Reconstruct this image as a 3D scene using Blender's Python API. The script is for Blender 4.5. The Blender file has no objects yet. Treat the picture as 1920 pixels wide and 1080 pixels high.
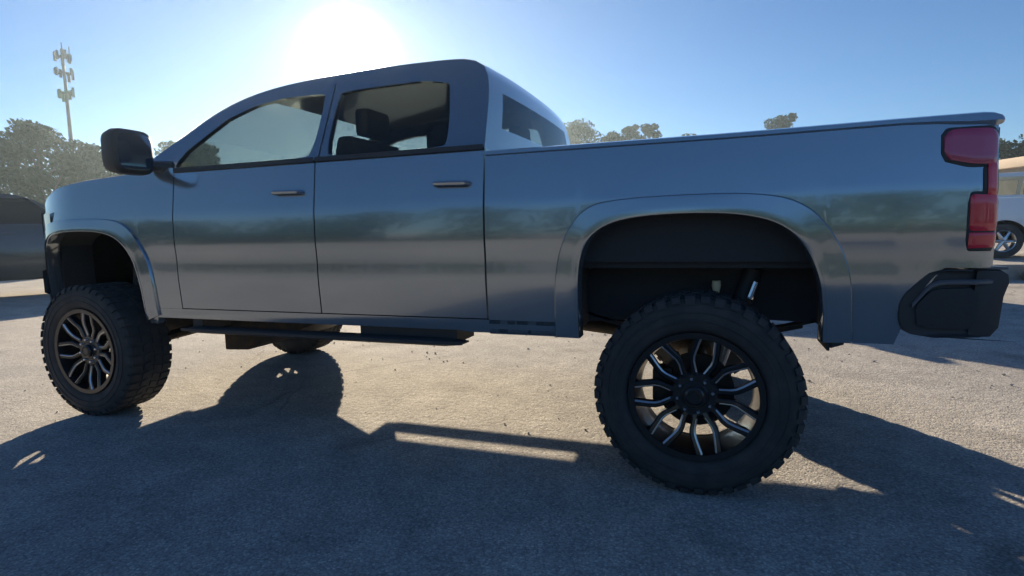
import bpy, bmesh, math, random
from mathutils import Vector, Matrix
from mathutils.geometry import tessellate_polygon
R = math.radians
rnd = random.Random(7)
scn = bpy.context.scene
col = scn.collection

# ------------------------------------------------------------------ camera
cam_d = bpy.data.cameras.new('camera')
cam = bpy.data.objects.new('camera', cam_d)
col.objects.link(cam)
cam_d.sensor_width = 36.0
cam_d.lens = 1053.0 / 1920 * 36
cam_d.clip_start = 0.05
cam_d.clip_end = 1500
cx = Vector((0.94163399, 0.33586043, -0.02287371))
cy = Vector((-0.01345697, 0.10544751, 0.99433381))
cz = -Vector((-0.33636936, 0.9359907, -0.10381262))
cam.matrix_world = Matrix(((cx.x, cy.x, cz.x, 0.068), (cx.y, cy.y, cz.y, -2.505), (cx.z, cy.z, cz.z, 1.198), (0, 0, 0, 1)))
scn.camera = cam

# ------------------------------------------------------------------ sky and sun
SUN_EL = R(16.1)
SUN_AZ = R(34.9)                                    # turned from +Y towards -X
sun_dir = Vector((-math.sin(SUN_AZ) * math.cos(SUN_EL), math.cos(SUN_AZ) * math.cos(SUN_EL), math.sin(SUN_EL)))
world = bpy.data.worlds.new('World')
scn.world = world
world.use_nodes = True
wt = world.node_tree
for n in list(wt.nodes):
    wt.nodes.remove(n)
wo = wt.nodes.new('ShaderNodeOutputWorld')
sky = wt.nodes.new('ShaderNodeTexSky')
sky.sky_type = 'NISHITA'
sky.sun_disc = False
sky.sun_elevation = SUN_EL
sky.sun_rotation = -SUN_AZ
sky.altitude = 100
sky.air_density = 1.0
sky.dust_density = 0.0
sky.ozone_density = 6.5
bg = wt.nodes.new('ShaderNodeBackground')
bg.inputs['Strength'].default_value = 0.0345
wt.links.new(sky.outputs[0], bg.inputs[0])
# the bright aureole that surrounds a low sun
tc = wt.nodes.new('ShaderNodeTexCoord')
dt = wt.nodes.new('ShaderNodeVectorMath'); dt.operation = 'DOT_PRODUCT'
nv = wt.nodes.new('ShaderNodeVectorMath'); nv.operation = 'NORMALIZE'
wt.links.new(tc.outputs['Generated'], nv.inputs[0])
wt.links.new(nv.outputs[0], dt.inputs[0])
dt.inputs[1].default_value = sun_dir
def wmath(op, a, b=None):
    m = wt.nodes.new('ShaderNodeMath'); m.operation = op
    for i, v in enumerate((a, b)):
        if v is None: continue
        if isinstance(v, (int, float)): m.inputs[i].default_value = v
        else: wt.links.new(v, m.inputs[i])
    return m.outputs[0]
ang = wmath('ARCCOSINE', wmath('MINIMUM', dt.outputs['Value'], 0.9999999))
def lobe(amp, width, power=1.0):
    t = wmath('POWER', wmath('DIVIDE', ang, R(width)), power)
    return wmath('MULTIPLY', wmath('EXPONENT', wmath('MULTIPLY', t, -1.0)), amp)
aur = wmath('ADD', wmath('ADD', lobe(36.0, 1.7, 2.0), lobe(0.4, 2.6)), lobe(0.02, 13.0))
bg2 = wt.nodes.new('ShaderNodeBackground')
bg2.inputs[0].default_value = (1.0, 0.97, 0.90, 1)
wt.links.new(aur, bg2.inputs['Strength'])
ad = wt.nodes.new('ShaderNodeAddShader')
wt.links.new(bg.outputs[0], ad.inputs[0]); wt.links.new(bg2.outputs[0], ad.inputs[1])
wt.links.new(ad.outputs[0], wo.inputs['Surface'])

sl = bpy.data.lights.new('sun', 'SUN')
sl.energy = 3.3
sl.angle = R(0.5)
sl.color = (1.0, 0.83, 0.60)
so = bpy.data.objects.new('sun', sl)
col.objects.link(so)
so.rotation_euler = (-sun_dir).to_track_quat('-Z', 'Y').to_euler()

scn.view_settings.view_transform = 'Standard'
scn.view_settings.look = 'None'
scn.view_settings.gamma = 1.0
scn.view_settings.exposure = 1.85
scn.view_settings.use_curve_mapping = False
scn.render.engine = 'CYCLES'
scn.cycles.volume_bounces = 1
scn.cycles.max_bounces = 8
scn.cycles.caustics_reflective = False
scn.cycles.caustics_refractive = False
scn.cycles.sample_clamp_indirect = 6.0
HAZE = 0.0011
HAZE_G = 0.66

# ------------------------------------------------------------------ materials
MAT = {}
def material(name, color, rough=0.6, metal=0.0, coat=0.0, spec=0.5, noise=None, bump=None, emit=None, alpha=None, coat_rough=0.03):
    m = bpy.data.materials.new(name); m.use_nodes = True
    nt = m.node_tree; p = nt.nodes['Principled BSDF']
    p.inputs['Base Color'].default_value = (*color, 1)
    p.inputs['Roughness'].default_value = rough
    p.inputs['Metallic'].default_value = metal
    p.inputs['Coat Weight'].default_value = coat
    p.inputs['Coat Roughness'].default_value = coat_rough
    p.inputs['Specular IOR Level'].default_value = spec
    if noise or bump:
        t = nt.nodes.new('ShaderNodeTexCoord')
    if noise:                                    # (scale, second colour, contrast low, high)
        n = nt.nodes.new('ShaderNodeTexNoise'); n.inputs['Scale'].default_value = noise[0]; n.inputs['Detail'].default_value = 6
        nt.links.new(t.outputs['Object'], n.inputs['Vector'])
        r = nt.nodes.new('ShaderNodeValToRGB')
        r.color_ramp.elements[0].position = noise[2]; r.color_ramp.elements[1].position = noise[3]
        r.color_ramp.elements[0].color = (*color, 1); r.color_ramp.elements[1].color = (*noise[1], 1)
        nt.links.new(n.outputs['Fac'], r.inputs[0]); nt.links.new(r.outputs[0], p.inputs['Base Color'])
    if bump:                                     # (scale, strength, distance)
        n2 = nt.nodes.new('ShaderNodeTexNoise'); n2.inputs['Scale'].default_value = bump[0]; n2.inputs['Detail'].default_value = 4
        nt.links.new(t.outputs['Object'], n2.inputs['Vector'])
        b = nt.nodes.new('ShaderNodeBump'); b.inputs['Strength'].default_value = bump[1]; b.inputs['Distance'].default_value = bump[2]
        nt.links.new(n2.outputs['Fac'], b.inputs['Height']); nt.links.new(b.outputs[0], p.inputs['Normal'])
    MAT[name] = m
    return m

def glass_material(name, tint, refl=0.5):
    m = bpy.data.materials.new(name); m.use_nodes = True
    nt = m.node_tree
    for n in list(nt.nodes): nt.nodes.remove(n)
    o = nt.nodes.new('ShaderNodeOutputMaterial')
    tr = nt.nodes.new('ShaderNodeBsdfTransparent'); tr.inputs[0].default_value = (*tint, 1)
    gl = nt.nodes.new('ShaderNodeBsdfGlossy'); gl.inputs['Roughness'].default_value = 0.02
    lw = nt.nodes.new('ShaderNodeLayerWeight')
    pw = nt.nodes.new('ShaderNodeMath'); pw.operation = 'POWER'; pw.inputs[1].default_value = 5.0
    fr = nt.nodes.new('ShaderNodeMath'); fr.operation = 'MULTIPLY_ADD'; fr.inputs[1].default_value = 0.95; fr.inputs[2].default_value = 0.05
    nt.links.new(lw.outputs['Facing'], pw.inputs[0]); nt.links.new(pw.outputs[0], fr.inputs[0])
    mx = nt.nodes.new('ShaderNodeMixShader')
    nt.links.new(fr.outputs[0], mx.inputs[0]); nt.links.new(tr.outputs[0], mx.inputs[1]); nt.links.new(gl.outputs[0], mx.inputs[2])
    nt.links.new(mx.outputs[0], o.inputs['Surface'])
    MAT[name] = m
    return m

PAINT = material('slate_car_paint', (0.285, 0.33, 0.37), 0.16, 0.72, 1.0, noise=(1.6, (0.31, 0.355, 0.39), 0.35, 0.7))
WHITE = material('white_car_paint', (0.78, 0.79, 0.80), 0.35, 0.0, 1.0)
DARKP = material('navy_car_paint', (0.03, 0.04, 0.065), 0.3, 0.3, 1.0)
TRIM = material('grey_trim', (0.13, 0.137, 0.15), 0.5)
GREYP = material('grey_car_paint', (0.055, 0.06, 0.07), 0.3, 0.5, 1.0)
BLACK = material('black_plastic', (0.035, 0.037, 0.040), 0.55, bump=(220, 0.15, 0.002))
LINER = material('liner_felt', (0.060, 0.060, 0.061), 0.95, spec=0.15, bump=(60, 0.4, 0.01))
RUBBER = material('tyre_rubber', (0.050, 0.050, 0.050), 0.8, spec=0.35, noise=(9, (0.085, 0.080, 0.074), 0.45, 0.75), bump=(90, 0.25, 0.003))
RIM = material('gloss_black_rim', (0.012, 0.012, 0.013), 0.32, 0.0, 0.5, coat_rough=0.12)
MILL = material('milled_aluminium', (0.62, 0.63, 0.65), 0.30, 1.0)
STEEL = material('dark_steel', (0.05, 0.048, 0.045), 0.6, 0.7, noise=(14, (0.11, 0.075, 0.05), 0.45, 0.7))
CHROME = material('chrome', (0.72, 0.73, 0.75), 0.12, 1.0)
SHOCK = material('silver_shock_paint', (0.60, 0.62, 0.66), 0.3, 0.6)
YELLOW = material('sunlit_spot_cream', (0.80, 0.70, 0.45), 0.5)  # cream tone painted to stand for sunlight showing through a gap
TAIL = material('red_lens', (0.80, 0.03, 0.055), 0.22, 0.0, 1.0)
TAILD = material('smoked_red_lens', (0.50, 0.045, 0.12), 0.2, 0.0, 1.0)
CLEAR = material('clear_lens', (0.50, 0.53, 0.56), 0.12, 0.2, 1.0)
SEATM = material('seat_cloth', (0.035, 0.034, 0.033), 0.9, bump=(150, 0.3, 0.003))
GLASS = glass_material('tinted_glass', (0.40, 0.45, 0.44))
GLASSD = glass_material('privacy_glass', (0.10, 0.11, 0.11))
GLASSC = glass_material('clear_glass', (0.55, 0.60, 0.60))
MIRG = material('mirror_glass', (0.75, 0.78, 0.80), 0.03, 1.0)
TOWERM = material('galvanised_steel', (0.13, 0.135, 0.14), 0.8, 0.0, noise=(3, (0.10, 0.105, 0.11), 0.4, 0.7))
ANT = material('antenna_panel_grey', (0.14, 0.145, 0.15), 0.6)
ANTG = material('antenna_panel_green', (0.08, 0.20, 0.12), 0.6)
BARK = material('bark', (0.050, 0.042, 0.034), 0.95, noise=(6, (0.085, 0.072, 0.058), 0.4, 0.7), bump=(14, 0.8, 0.04))
CONC = material('kerb_concrete', (0.40, 0.37, 0.32), 0.9, noise=(5, (0.30, 0.28, 0.25), 0.4, 0.7), bump=(70, 0.4, 0.004))
FASC = material('tan_fascia', (0.62, 0.49, 0.36), 0.7, noise=(1.2, (0.55, 0.43, 0.32), 0.4, 0.7))
WALLM = material('stucco_wall', (0.42, 0.36, 0.30), 0.9, noise=(2, (0.36, 0.31, 0.26), 0.4, 0.7))
STONE = material('pebble_stone', (0.34, 0.31, 0.27), 0.8, noise=(30, (0.55, 0.52, 0.47), 0.4, 0.65))
DRYG = material('dry_grass', (0.30, 0.25, 0.12), 0.9)

def leaf_material(name, a, b):
    m = bpy.data.materials.new(name); m.use_nodes = True
    nt = m.node_tree; p = nt.nodes['Principled BSDF']
    p.inputs['Roughness'].default_value = 0.8
    p.inputs['Specular IOR Level'].default_value = 0.08
    g = nt.nodes.new('ShaderNodeNewGeometry'); r = nt.nodes.new('ShaderNodeValToRGB')
    r.color_ramp.elements[0].color = (*a, 1); r.color_ramp.elements[1].color = (*b, 1)
    nt.links.new(g.outputs['Random Per Island'], r.inputs[0]); nt.links.new(r.outputs[0], p.inputs['Base Color'])
    tl = nt.nodes.new('ShaderNodeBsdfTranslucent'); nt.links.new(r.outputs[0], tl.inputs[0])
    mx = nt.nodes.new('ShaderNodeMixShader'); mx.inputs[0].default_value = 0.06
    nt.links.new(p.outputs[0], mx.inputs[1]); nt.links.new(tl.outputs[0], mx.inputs[2])
    nt.links.new(mx.outputs[0], nt.nodes['Material Output'].inputs['Surface'])
    return m
LEAF = leaf_material('broad_leaves', (0.026, 0.050, 0.022), (0.052, 0.085, 0.036))
NEEDLE = leaf_material('pine_needles', (0.020, 0.042, 0.024), (0.044, 0.074, 0.036))

def ground_material():
    m = bpy.data.materials.new('weathered_asphalt'); m.use_nodes = True
    nt = m.node_tree; p = nt.nodes['Principled BSDF']; L = nt.links.new
    t = nt.nodes.new('ShaderNodeTexCoord')
    def noise(scale, detail=5, rough=0.6):
        n = nt.nodes.new('ShaderNodeTexNoise'); n.inputs['Scale'].default_value = scale
        n.inputs['Detail'].default_value = detail; n.inputs['Roughness'].default_value = rough
        L(t.outputs['Object'], n.inputs['Vector']); return n
    def ramp(src, stops):
        r = nt.nodes.new('ShaderNodeValToRGB')
        while len(r.color_ramp.elements) < len(stops): r.color_ramp.elements.new(0.5)
        for e, (pos, c) in zip(r.color_ramp.elements, stops):
            e.position = pos; e.color = (*c, 1)
        L(src, r.inputs[0]); return r.outputs[0]
    def mix(f, a, b, mode='MIX'):
        x = nt.nodes.new('ShaderNodeMix'); x.data_type = 'RGBA'; x.blend_type = mode
        if isinstance(f, float): x.inputs[0].default_value = f
        else: L(f, x.inputs[0])
        L(a, x.inputs[6]); L(b, x.inputs[7]); return x.outputs[2]
    vor = nt.nodes.new('ShaderNodeTexVoronoi'); vor.inputs['Scale'].default_value = 105
    L(t.outputs['Object'], vor.inputs['Vector'])
    sep = nt.nodes.new('ShaderNodeSeparateColor'); L(vor.outputs['Color'], sep.inputs[0])
    agg = ramp(sep.outputs[0], [(0.0, (0.33, 0.32, 0.31)), (0.45, (0.40, 0.385, 0.365)), (0.85, (0.46, 0.44, 0.415)), (1.0, (0.60, 0.58, 0.54))])
    tar = ramp(vor.outputs['Distance'], [(0.0, (1, 1, 1)), (0.45, (1, 1, 1)), (0.8, (0.68, 0.68, 0.69))])
    c = mix(1.0, agg, tar, 'MULTIPLY')
    big = ramp(noise(0.55, 6).outputs['Fac'], [(0.3, (0.80, 0.80, 0.81)), (0.7, (1.18, 1.15, 1.10))])
    c = mix(1.0, c, big, 'MULTIPLY')
    mid = ramp(noise(4.5, 6).outputs['Fac'], [(0.3, (0.84, 0.84, 0.84)), (0.7, (1.12, 1.12, 1.12))])
    c = mix(1.0, c, mid, 'MULTIPLY')
    # oil spots, worn patches and hairline cracks
    oil = ramp(noise(1.3, 2, 0.4).outputs['Fac'], [(0.0, (1, 1, 1)), (0.64, (1, 1, 1)), (0.72, (0.70, 0.69, 0.69)), (1.0, (0.6, 0.6, 0.6))])
    c = mix(1.0, c, oil, 'MULTIPLY')
    wob = nt.nodes.new('ShaderNodeMix'); wob.data_type = 'RGBA'; wob.blend_type = 'LINEAR_LIGHT'; wob.inputs[0].default_value = 0.12
    L(t.outputs['Object'], wob.inputs[6]); L(noise(2.2, 4).outputs['Color'], wob.inputs[7])
    ck = nt.nodes.new('ShaderNodeTexVoronoi'); ck.feature = 'DISTANCE_TO_EDGE'; ck.inputs['Scale'].default_value = 0.42
    L(wob.outputs[2], ck.inputs['Vector'])
    ckl = ramp(ck.outputs['Distance'], [(0.0, (0.35, 0.34, 0.33)), (0.0028, (0.45, 0.44, 0.43)), (0.0055, (1, 1, 1)), (1.0, (1, 1, 1))])
    ckm = ramp(noise(0.35, 2).outputs['Fac'], [(0.52, (0, 0, 0)), (0.64, (0.55, 0.55, 0.55))])
    cc = mix(1.0, c, ckl, 'MULTIPLY'); c = mix(ckm, c, cc)
    L(c, p.inputs['Base Color'])
    p.inputs['Roughness'].default_value = 0.95
    p.inputs['Specular IOR Level'].default_value = 0.15
    inv = nt.nodes.new('ShaderNodeMath'); inv.operation = 'SUBTRACT'; inv.inputs[0].default_value = 1.0
    L(vor.outputs['Distance'], inv.inputs[1])
    b1 = nt.nodes.new('ShaderNodeBump'); b1.inputs['Strength'].default_value = 0.34; b1.inputs['Distance'].default_value = 0.006
    L(inv.outputs[0], b1.inputs['Height'])
    b2 = nt.nodes.new('ShaderNodeBump'); b2.inputs['Strength'].default_value = 0.3; b2.inputs['Distance'].default_value = 0.02
    L(noise(22, 3).outputs['Fac'], b2.inputs['Height']); L(b1.outputs[0], b2.inputs['Normal'])
    L(b2.outputs[0], p.inputs['Normal'])
    return m
ASPHALT = ground_material()

# ------------------------------------------------------------------ mesh helpers
class MB:
    """Collects verts and faces and links them as one mesh object."""
    def __init__(s): s.v = []; s.f = []
    def add(s, vs, fs):
        o = len(s.v); s.v += [tuple(p) for p in vs]; s.f += [tuple(i + o for i in f) for f in fs]
        return s
    def box(s, x0, x1, y0, y1, z0, z1):
        v = [(x, y, z) for x in (x0, x1) for y in (y0, y1) for z in (z0, z1)]
        return s.add(v, [(0, 1, 3, 2), (4, 6, 7, 5), (0, 4, 5, 1), (2, 3, 7, 6), (0, 2, 6, 4), (1, 5, 7, 3)])
    def grid(s, rows, closed=False):
        n = len(rows[0]); fs = []
        for i in range(len(rows) - 1):
            for j in range(n if closed else n - 1):
                k = (j + 1) % n
                fs.append((i * n + j, i * n + k, (i + 1) * n + k, (i + 1) * n + j))
        return s.add([p for r in rows for p in r], fs)
    def tube(s, pts, radii, n=10, cap=True):
        if not isinstance(radii, (list, tuple)): radii = [radii] * len(pts)
        pts = [Vector(p) for p in pts]; rows = []
        up = None
        for i, p in enumerate(pts):
            d = (pts[min(i + 1, len(pts) - 1)] - pts[max(i - 1, 0)]).normalized()
            if up is None:
                up = d.orthogonal().normalized()
            a = (up - d * up.dot(d)).normalized(); up = a
            b = d.cross(a)
            rows.append([p + (a * math.cos(2 * math.pi * k / n) + b * math.sin(2 * math.pi * k / n)) * radii[i] for k in range(n)])
        o = len(s.v); s.grid(rows, True)
        if cap:
            s.f.append(tuple(o + k for k in range(n))); s.f.append(tuple(o + (len(pts) - 1) * n + k for k in range(n)))
        return s
    def lathe_y(s, prof, n=48, c=(0, 0, 0), close=False):
        """prof: (radius, y); turned round the y axis through c."""
        rows = [[(c[0] + r * math.cos(2 * math.pi * k / n), c[1] + y, c[2] + r * math.sin(2 * math.pi * k / n)) for k in range(n)] for r, y in prof]
        if close: rows.append(rows[0])
        return s.grid(rows, True)
    def prism(s, poly, f0, f1):
        """poly of 2-D points; f0/f1 map a 2-D point to 3-D for the two faces."""
        n = len(poly); tri = tessellate_polygon([[Vector((a, b, 0)) for a, b in poly]])
        v = [f0(p) for p in poly] + [f1(p) for p in poly]
        fs = [tuple(t) for t in tri] + [tuple(i + n for i in t) for t in tri]
        fs += [(i, (i + 1) % n, (i + 1) % n + n, i + n) for i in range(n)]
        return s.add(v, fs)
    def build(s, name, mat, parent=None, smooth=True, angle=35, bevel=0, sub=0, weld=True):
        me = bpy.data.meshes.new(name)
        me.from_pydata(s.v, [], s.f)
        bm = bmesh.new(); bm.from_mesh(me)
        if weld: bmesh.ops.remove_doubles(bm, verts=bm.verts, dist=1e-5)
        bmesh.ops.recalc_face_normals(bm, faces=bm.faces)
        if bevel:
            es = [e for e in bm.edges if len(e.link_faces) == 2 and e.calc_face_angle(0) > R(30)]
            bmesh.ops.bevel(bm, geom=es, offset=bevel, segments=2, affect='EDGES', profile=0.6)
        if smooth:
            for f in bm.faces: f.smooth = True
            for e in bm.edges:
                if len(e.link_faces) == 2: e.smooth = e.calc_face_angle(0) < R(angle)
        bm.to_mesh(me); bm.free()
        me.materials.append(mat)
        ob = bpy.data.objects.new(name, me)
        col.objects.link(ob)
        if parent: ob.parent = parent
        return ob

def thing(name, label, cat, loc=(0, 0, 0), rz=0.0, group=None):
    o = bpy.data.objects.new(name, None); col.objects.link(o)
    o.empty_display_size = 0.3
    o.location = loc; o.rotation_euler = (0, 0, rz)
    o['label'] = label; o['category'] = cat
    if group: o['group'] = group
    return o
def part_empty(name, parent, loc=(0, 0, 0), rz=0.0):
    o = bpy.data.objects.new(name, None); col.objects.link(o)
    o.empty_display_size = 0.1
    o.location = loc; o.rotation_euler = (0, 0, rz); o.parent = parent
    return o
def tag(o, label=None, cat=None, group=None, kind=None):
    for k, v in (('label', label), ('category', cat), ('group', group), ('kind', kind)):
        if v: o[k] = v
    return o
def copy_tree(o, parent=None):
    c = o.copy(); col.objects.link(c)
    if parent: c.parent = parent
    for ch in list(o.children): copy_tree(ch, c)
    return c
def lerp(a, b, t): return a + (b - a) * t
def interp(x, pts):
    pts = sorted(pts)
    if x <= pts[0][0]: return pts[0][1]
    for (a, b), (c, d) in zip(pts, pts[1:]):
        if x <= c: return lerp(b, d, (x - a) / (c - a)) if c > a else d
    return pts[-1][1]
def smoothstep(a, b, x):
    t = max(0, min(1, (x - a) / (b - a))); return t * t * (3 - 2 * t)
def resample(pts, n):
    d = [0]
    for a, b in zip(pts, pts[1:]): d.append(d[-1] + math.dist(a, b))
    out = []
    for i in range(n):
        t = d[-1] * i / (n - 1); k = 0
        while k < len(d) - 2 and d[k + 1] < t: k += 1
        f = (t - d[k]) / max(1e-9, d[k + 1] - d[k])
        out.append(tuple(lerp(a, b, f) for a, b in zip(pts[k], pts[k + 1])))
    return out
def rounded(pts, n, it=2):
    """corner-cut (Chaikin) an open polyline, then resample it"""
    for _ in range(it):
        q = [pts[0]]
        for a, b in zip(pts, pts[1:]):
            q.append(tuple(lerp(x, y, 0.25) for x, y in zip(a, b))); q.append(tuple(lerp(x, y, 0.75) for x, y in zip(a, b)))
        q.append(pts[-1]); pts = q
    return resample(pts, n)

# ------------------------------------------------------------------ setting
def build_ground():
    m = MB()
    def ax(lo, hi):
        return sorted(set([lo, -90, -40, -20, -10] + [i * 1.0 for i in range(-9, 10)] + [10, 20, 40, 90, hi]))
    xs = ax(-170, 170); ys = ax(-110, 150)
    m.grid([[(x, y, 0.0) for x in xs] for y in ys])
    g = m.build('ground', ASPHALT); tag(g, 'weathered tan asphalt of the parking lot', kind='structure')
    # raised lot beyond the kerb, right background
    k = MB().box(2.5, 90, 11.3, 75, -0.5, 0.27).build('raised_lot', ASPHALT, bevel=0.0)
    tag(k, kind='structure')
    x = 3.0; root = thing('kerb', 'pale concrete kerb stones edging the raised lot behind the tail light', 'kerb', (2.5, 11.02, 0))
    src = None
    for i in range(12):
        if src is None:
            src = MB().box(0, 1.78, 0, 0.27, -0.02, 0.30).build('kerb_stone', CONC, root, bevel=0.02); o = src
        else:
            o = src.copy(); col.objects.link(o); o.parent = root
        o.location = (i * 1.8, rnd.uniform(-0.008, 0.008), rnd.uniform(-0.006, 0.006))
build_ground()

# ------------------------------------------------------------------ trees
def leaf_quads(m, c, rad, n, size, rg, flat=0.75):
    for _ in range(n):
        while True:
            p = Vector((rg.uniform(-1, 1), rg.uniform(-1, 1), rg.uniform(-1, 1)))
            if 0.15 < p.length < 1: break
        p = p * (0.35 + 0.65 * p.length ** 0.3) 
        p = Vector((p.x * rad, p.y * rad, p.z * rad * flat)) + Vector(c)
        s = size * rg.uniform(0.6, 1.3)
        a = Vector((rg.gauss(0, 1), rg.gauss(0, 1), rg.gauss(0, 1))).normalized()
        b = a.orthogonal().normalized(); d = a.cross(b)
        m.add([p + b * s, p + d * s * 0.55, p - b * s * 0.9, p - d * s * 0.55], [(0, 1, 2, 3)])
def tree(name, label, base, h, crown_r, crown_z, seed, mat, cat='tree', group=None, trunk_r=0.22, clumps=16, leaves=130, size=0.26, shape='round'):
    rg = random.Random(seed)
    t = thing(name, label, cat, base, rg.uniform(0, 6), group)
    tr = MB(); top = h * 0.88
    pts = [(rg.uniform(-.02, .02) * h * k / 5, rg.uniform(-.02, .02) * h * k / 5, top * k / 5) for k in range(6)]
    tr.tube(pts, [trunk_r * (1 - 0.16 * k) for k in range(6)], 8)
    crown = MB()
    zc0 = crown_z; zc1 = h
    cl = []
    for i in range(clumps):
        f = (i + 0.5) / clumps
        z = lerp(zc0, zc1, f) - (0.0 if f < .9 else 0.3)
        if shape == 'round': rr = crown_r * math.sqrt(max(0.06, 1 - (2 * f - 1) ** 2 * 0.9))
        elif shape == 'cone': rr = crown_r * (1.05 - f)
        else: rr = crown_r * (0.7 + 0.3 * math.sin(f * 3.1))
        a = i * 2.399 + rg.uniform(-.4, .4); q = rr * rg.uniform(0.35, 0.8)
        cr = crown_r * (rg.uniform(0.30, 0.46) if mat is LEAF else rg.uniform(0.36, 0.54))
        c = (q * math.cos(a), q * math.sin(a), z - cr * 0.3)
        cl.append(c)
        leaf_quads(crown, c, cr, int(leaves * 1.9), size * .66, rg)
        k = max(0, min(4, int((z - 1.0) / top * 5) - 1))
        p0 = pts[k]
        tr.tube([p0, ((p0[0] + c[0]) / 2, (p0[1] + c[1]) / 2, (p0[2] + c[2]) / 2 + .15), c], [trunk_r * .38, trunk_r * .25, trunk_r * .08], 5, False)
    tr.build('trunk', BARK, t)
    crown.build('crown', mat, t, smooth=False, weld=False)
    return t

# left clump beyond the hood
LG = 'broadleaf trees beyond the bonnet'
tree('oak_tree', 'broad round tree at the far left edge, cut by the frame', (-43.6, 18.2, 0), 9.7, 3.8, 2.2, 11, LEAF, group=LG, leaves=230, clumps=20)
tree('oak_tree', 'broad tree with a small knob on its crown left of the tower', (-41.6, 22.4, 0), 9.0, 3.2, 2.0, 12, LEAF, group=LG, leaves=230, clumps=20)
tree('oak_tree', 'rounded tree just in front of the foot of the cell tower', (-39.8, 25.4, 0), 7.7, 2.4, 1.6, 13, LEAF, group=LG, leaves=200, clumps=18)
tree('oak_tree', 'low tree seen between the wing mirror and the windscreen pillar', (-36.2, 29.6, 0), 8.5, 2.7, 1.8, 15, LEAF, group=LG, leaves=220, clumps=18)
# far pines over the bed
PG = 'pines showing over the bed rail'
tree('pine_tree', 'widest pine crown right beside the rear corner of the cab', (-15.4, 65.9, 0), 14.2, 2.9, 8.6, 21, NEEDLE, group=PG, shape='round', size=0.3, leaves=120, clumps=17)
tree('pine_tree', 'lowest dark pine crown between the widest and the paired pines', (-11.5, 66.6, 0), 12.7, 1.7, 9.6, 22, NEEDLE, group=PG, size=0.28, leaves=100, clumps=11)
tree('pine_tree', 'left pine of the close pair over the bed rail', (-9.35, 66.9, 0), 13.4, 1.3, 10.6, 23, NEEDLE, group=PG, size=0.27, leaves=100, clumps=10)
tree('pine_tree', 'right pine of the close pair over the bed rail', (-7.1, 67.1, 0), 13.5, 1.45, 9.9, 24, NEEDLE, group=PG, size=0.27, leaves=100, clumps=11)
tree('pine_tree', 'small tree top barely clearing the middle of the bed rail', (-3.4, 77.4, 0), 13.5, 1.7, 10.4, 25, NEEDLE, group=PG, size=0.28, leaves=60, clumps=8)
tree('pine_tree', 'lone pine crown standing above the bed rail near the tail', (8.1, 77.1, 0), 14.9, 2.1, 10.2, 26, NEEDLE, group=PG, size=0.3, leaves=110, clumps=13)
# right mass behind the tail light
RG = 'dark trees behind the tail light'
tree('oak_tree', 'dark tree beside the tail light, above the tan roof edge', (20.6, 53.6, 0), 7.7, 2.9, 1.6, 31, LEAF, group=RG, leaves=230, clumps=18)
tree('oak_tree', 'dark tree at the right edge of the picture above the tan roof', (24.2, 52.0, 0), 7.9, 3.1, 1.6, 32, LEAF, group=RG, leaves=230, clumps=18)
# the wood behind the camera that the paint mirrors
wood = MB(); rg = random.Random(5)
for i in range(46):
    x = -58 + i * 2.6 + rg.uniform(-.6, .6); y = -11.5 + rg.uniform(-.8, .8); hh = rg.uniform(2.3, 3.3)
    wood.tube([(x, y, 0), (x, y, hh * .7)], [.15, .06], 5)
    for k in range(5):
        leaf_quads(wood, (x + rg.uniform(-1.2, 1.2), y + rg.uniform(-.5, .5), hh * (0.10 + .19 * k)), 1.15, 100, .2, rg)
w = wood.build('tree_belt', LEAF, smooth=False, weld=False); tag(w, 'continuous belt of low dark trees behind the viewer, mirrored in the paint', 'wood', kind='stuff')

# ------------------------------------------------------------------ cell tower
def cell_tower():
    t = thing('cell_tower', 'tall slim cell tower with three tiers of antennas rising behind the trees', 'tower', (-50.2, 30.1, 0), 0.3)
    H = 16.7
    p = MB(); p.tube([(0, 0, 0), (0, 0, H * .5), (0, 0, H)], [0.20, 0.15, 0.09], 14); p.build('pole', TOWERM, t)
    MB().box(-.5, .5, -.5, .5, 0, .25).build('base_slab', CONC, t, bevel=.02)
    tiers = [(H - .65, .45, 8, .75, ANT), (H - 1.95, .52, 7, .65, ANT), (H - 3.55, .42, 7, .7, ANTG)]
    for z, r, n, hh, mt in tiers:
        a = MB()
        for k in range(3):
            an = k * 2 * math.pi / 3
            a.tube([(0, 0, z), (r * math.cos(an), r * math.sin(an), z)], .05, 6)
            b0 = an + 1.0; 
        ring = [(r * math.cos(2 * math.pi * k / 6), r * math.sin(2 * math.pi * k / 6), z) for k in range(7)]
        a.tube(ring, .045, 6)
        mf = a.build('antenna_mount', TOWERM, t)
        for k in range(n):
            an = 2 * math.pi * (k + .3 * (k % 3 == 1)) / n
            q = MB().box(-.05, .08, -.10, .10, -hh / 2 + rnd.uniform(-.2, .2), hh / 2 + rnd.uniform(-.15, .15)).build('antenna_panel', mt, mf, bevel=.02)
            q.location = ((r + .08) * math.cos(an), (r + .08) * math.sin(an), z + rnd.uniform(-.12, .12)); q.rotation_euler = (0, 0, an)
    for (x, y, z0, z1) in ((.40, .24, H - .65, H + .2), (-.36, .30, H - .65, H + .1), (0, 0, H - .1, H + .5)):
        MB().tube([(x, y, z0), (x, y, z1)], .04, 6).build('whip_antenna', TOWERM, t)
cell_tower()

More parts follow.
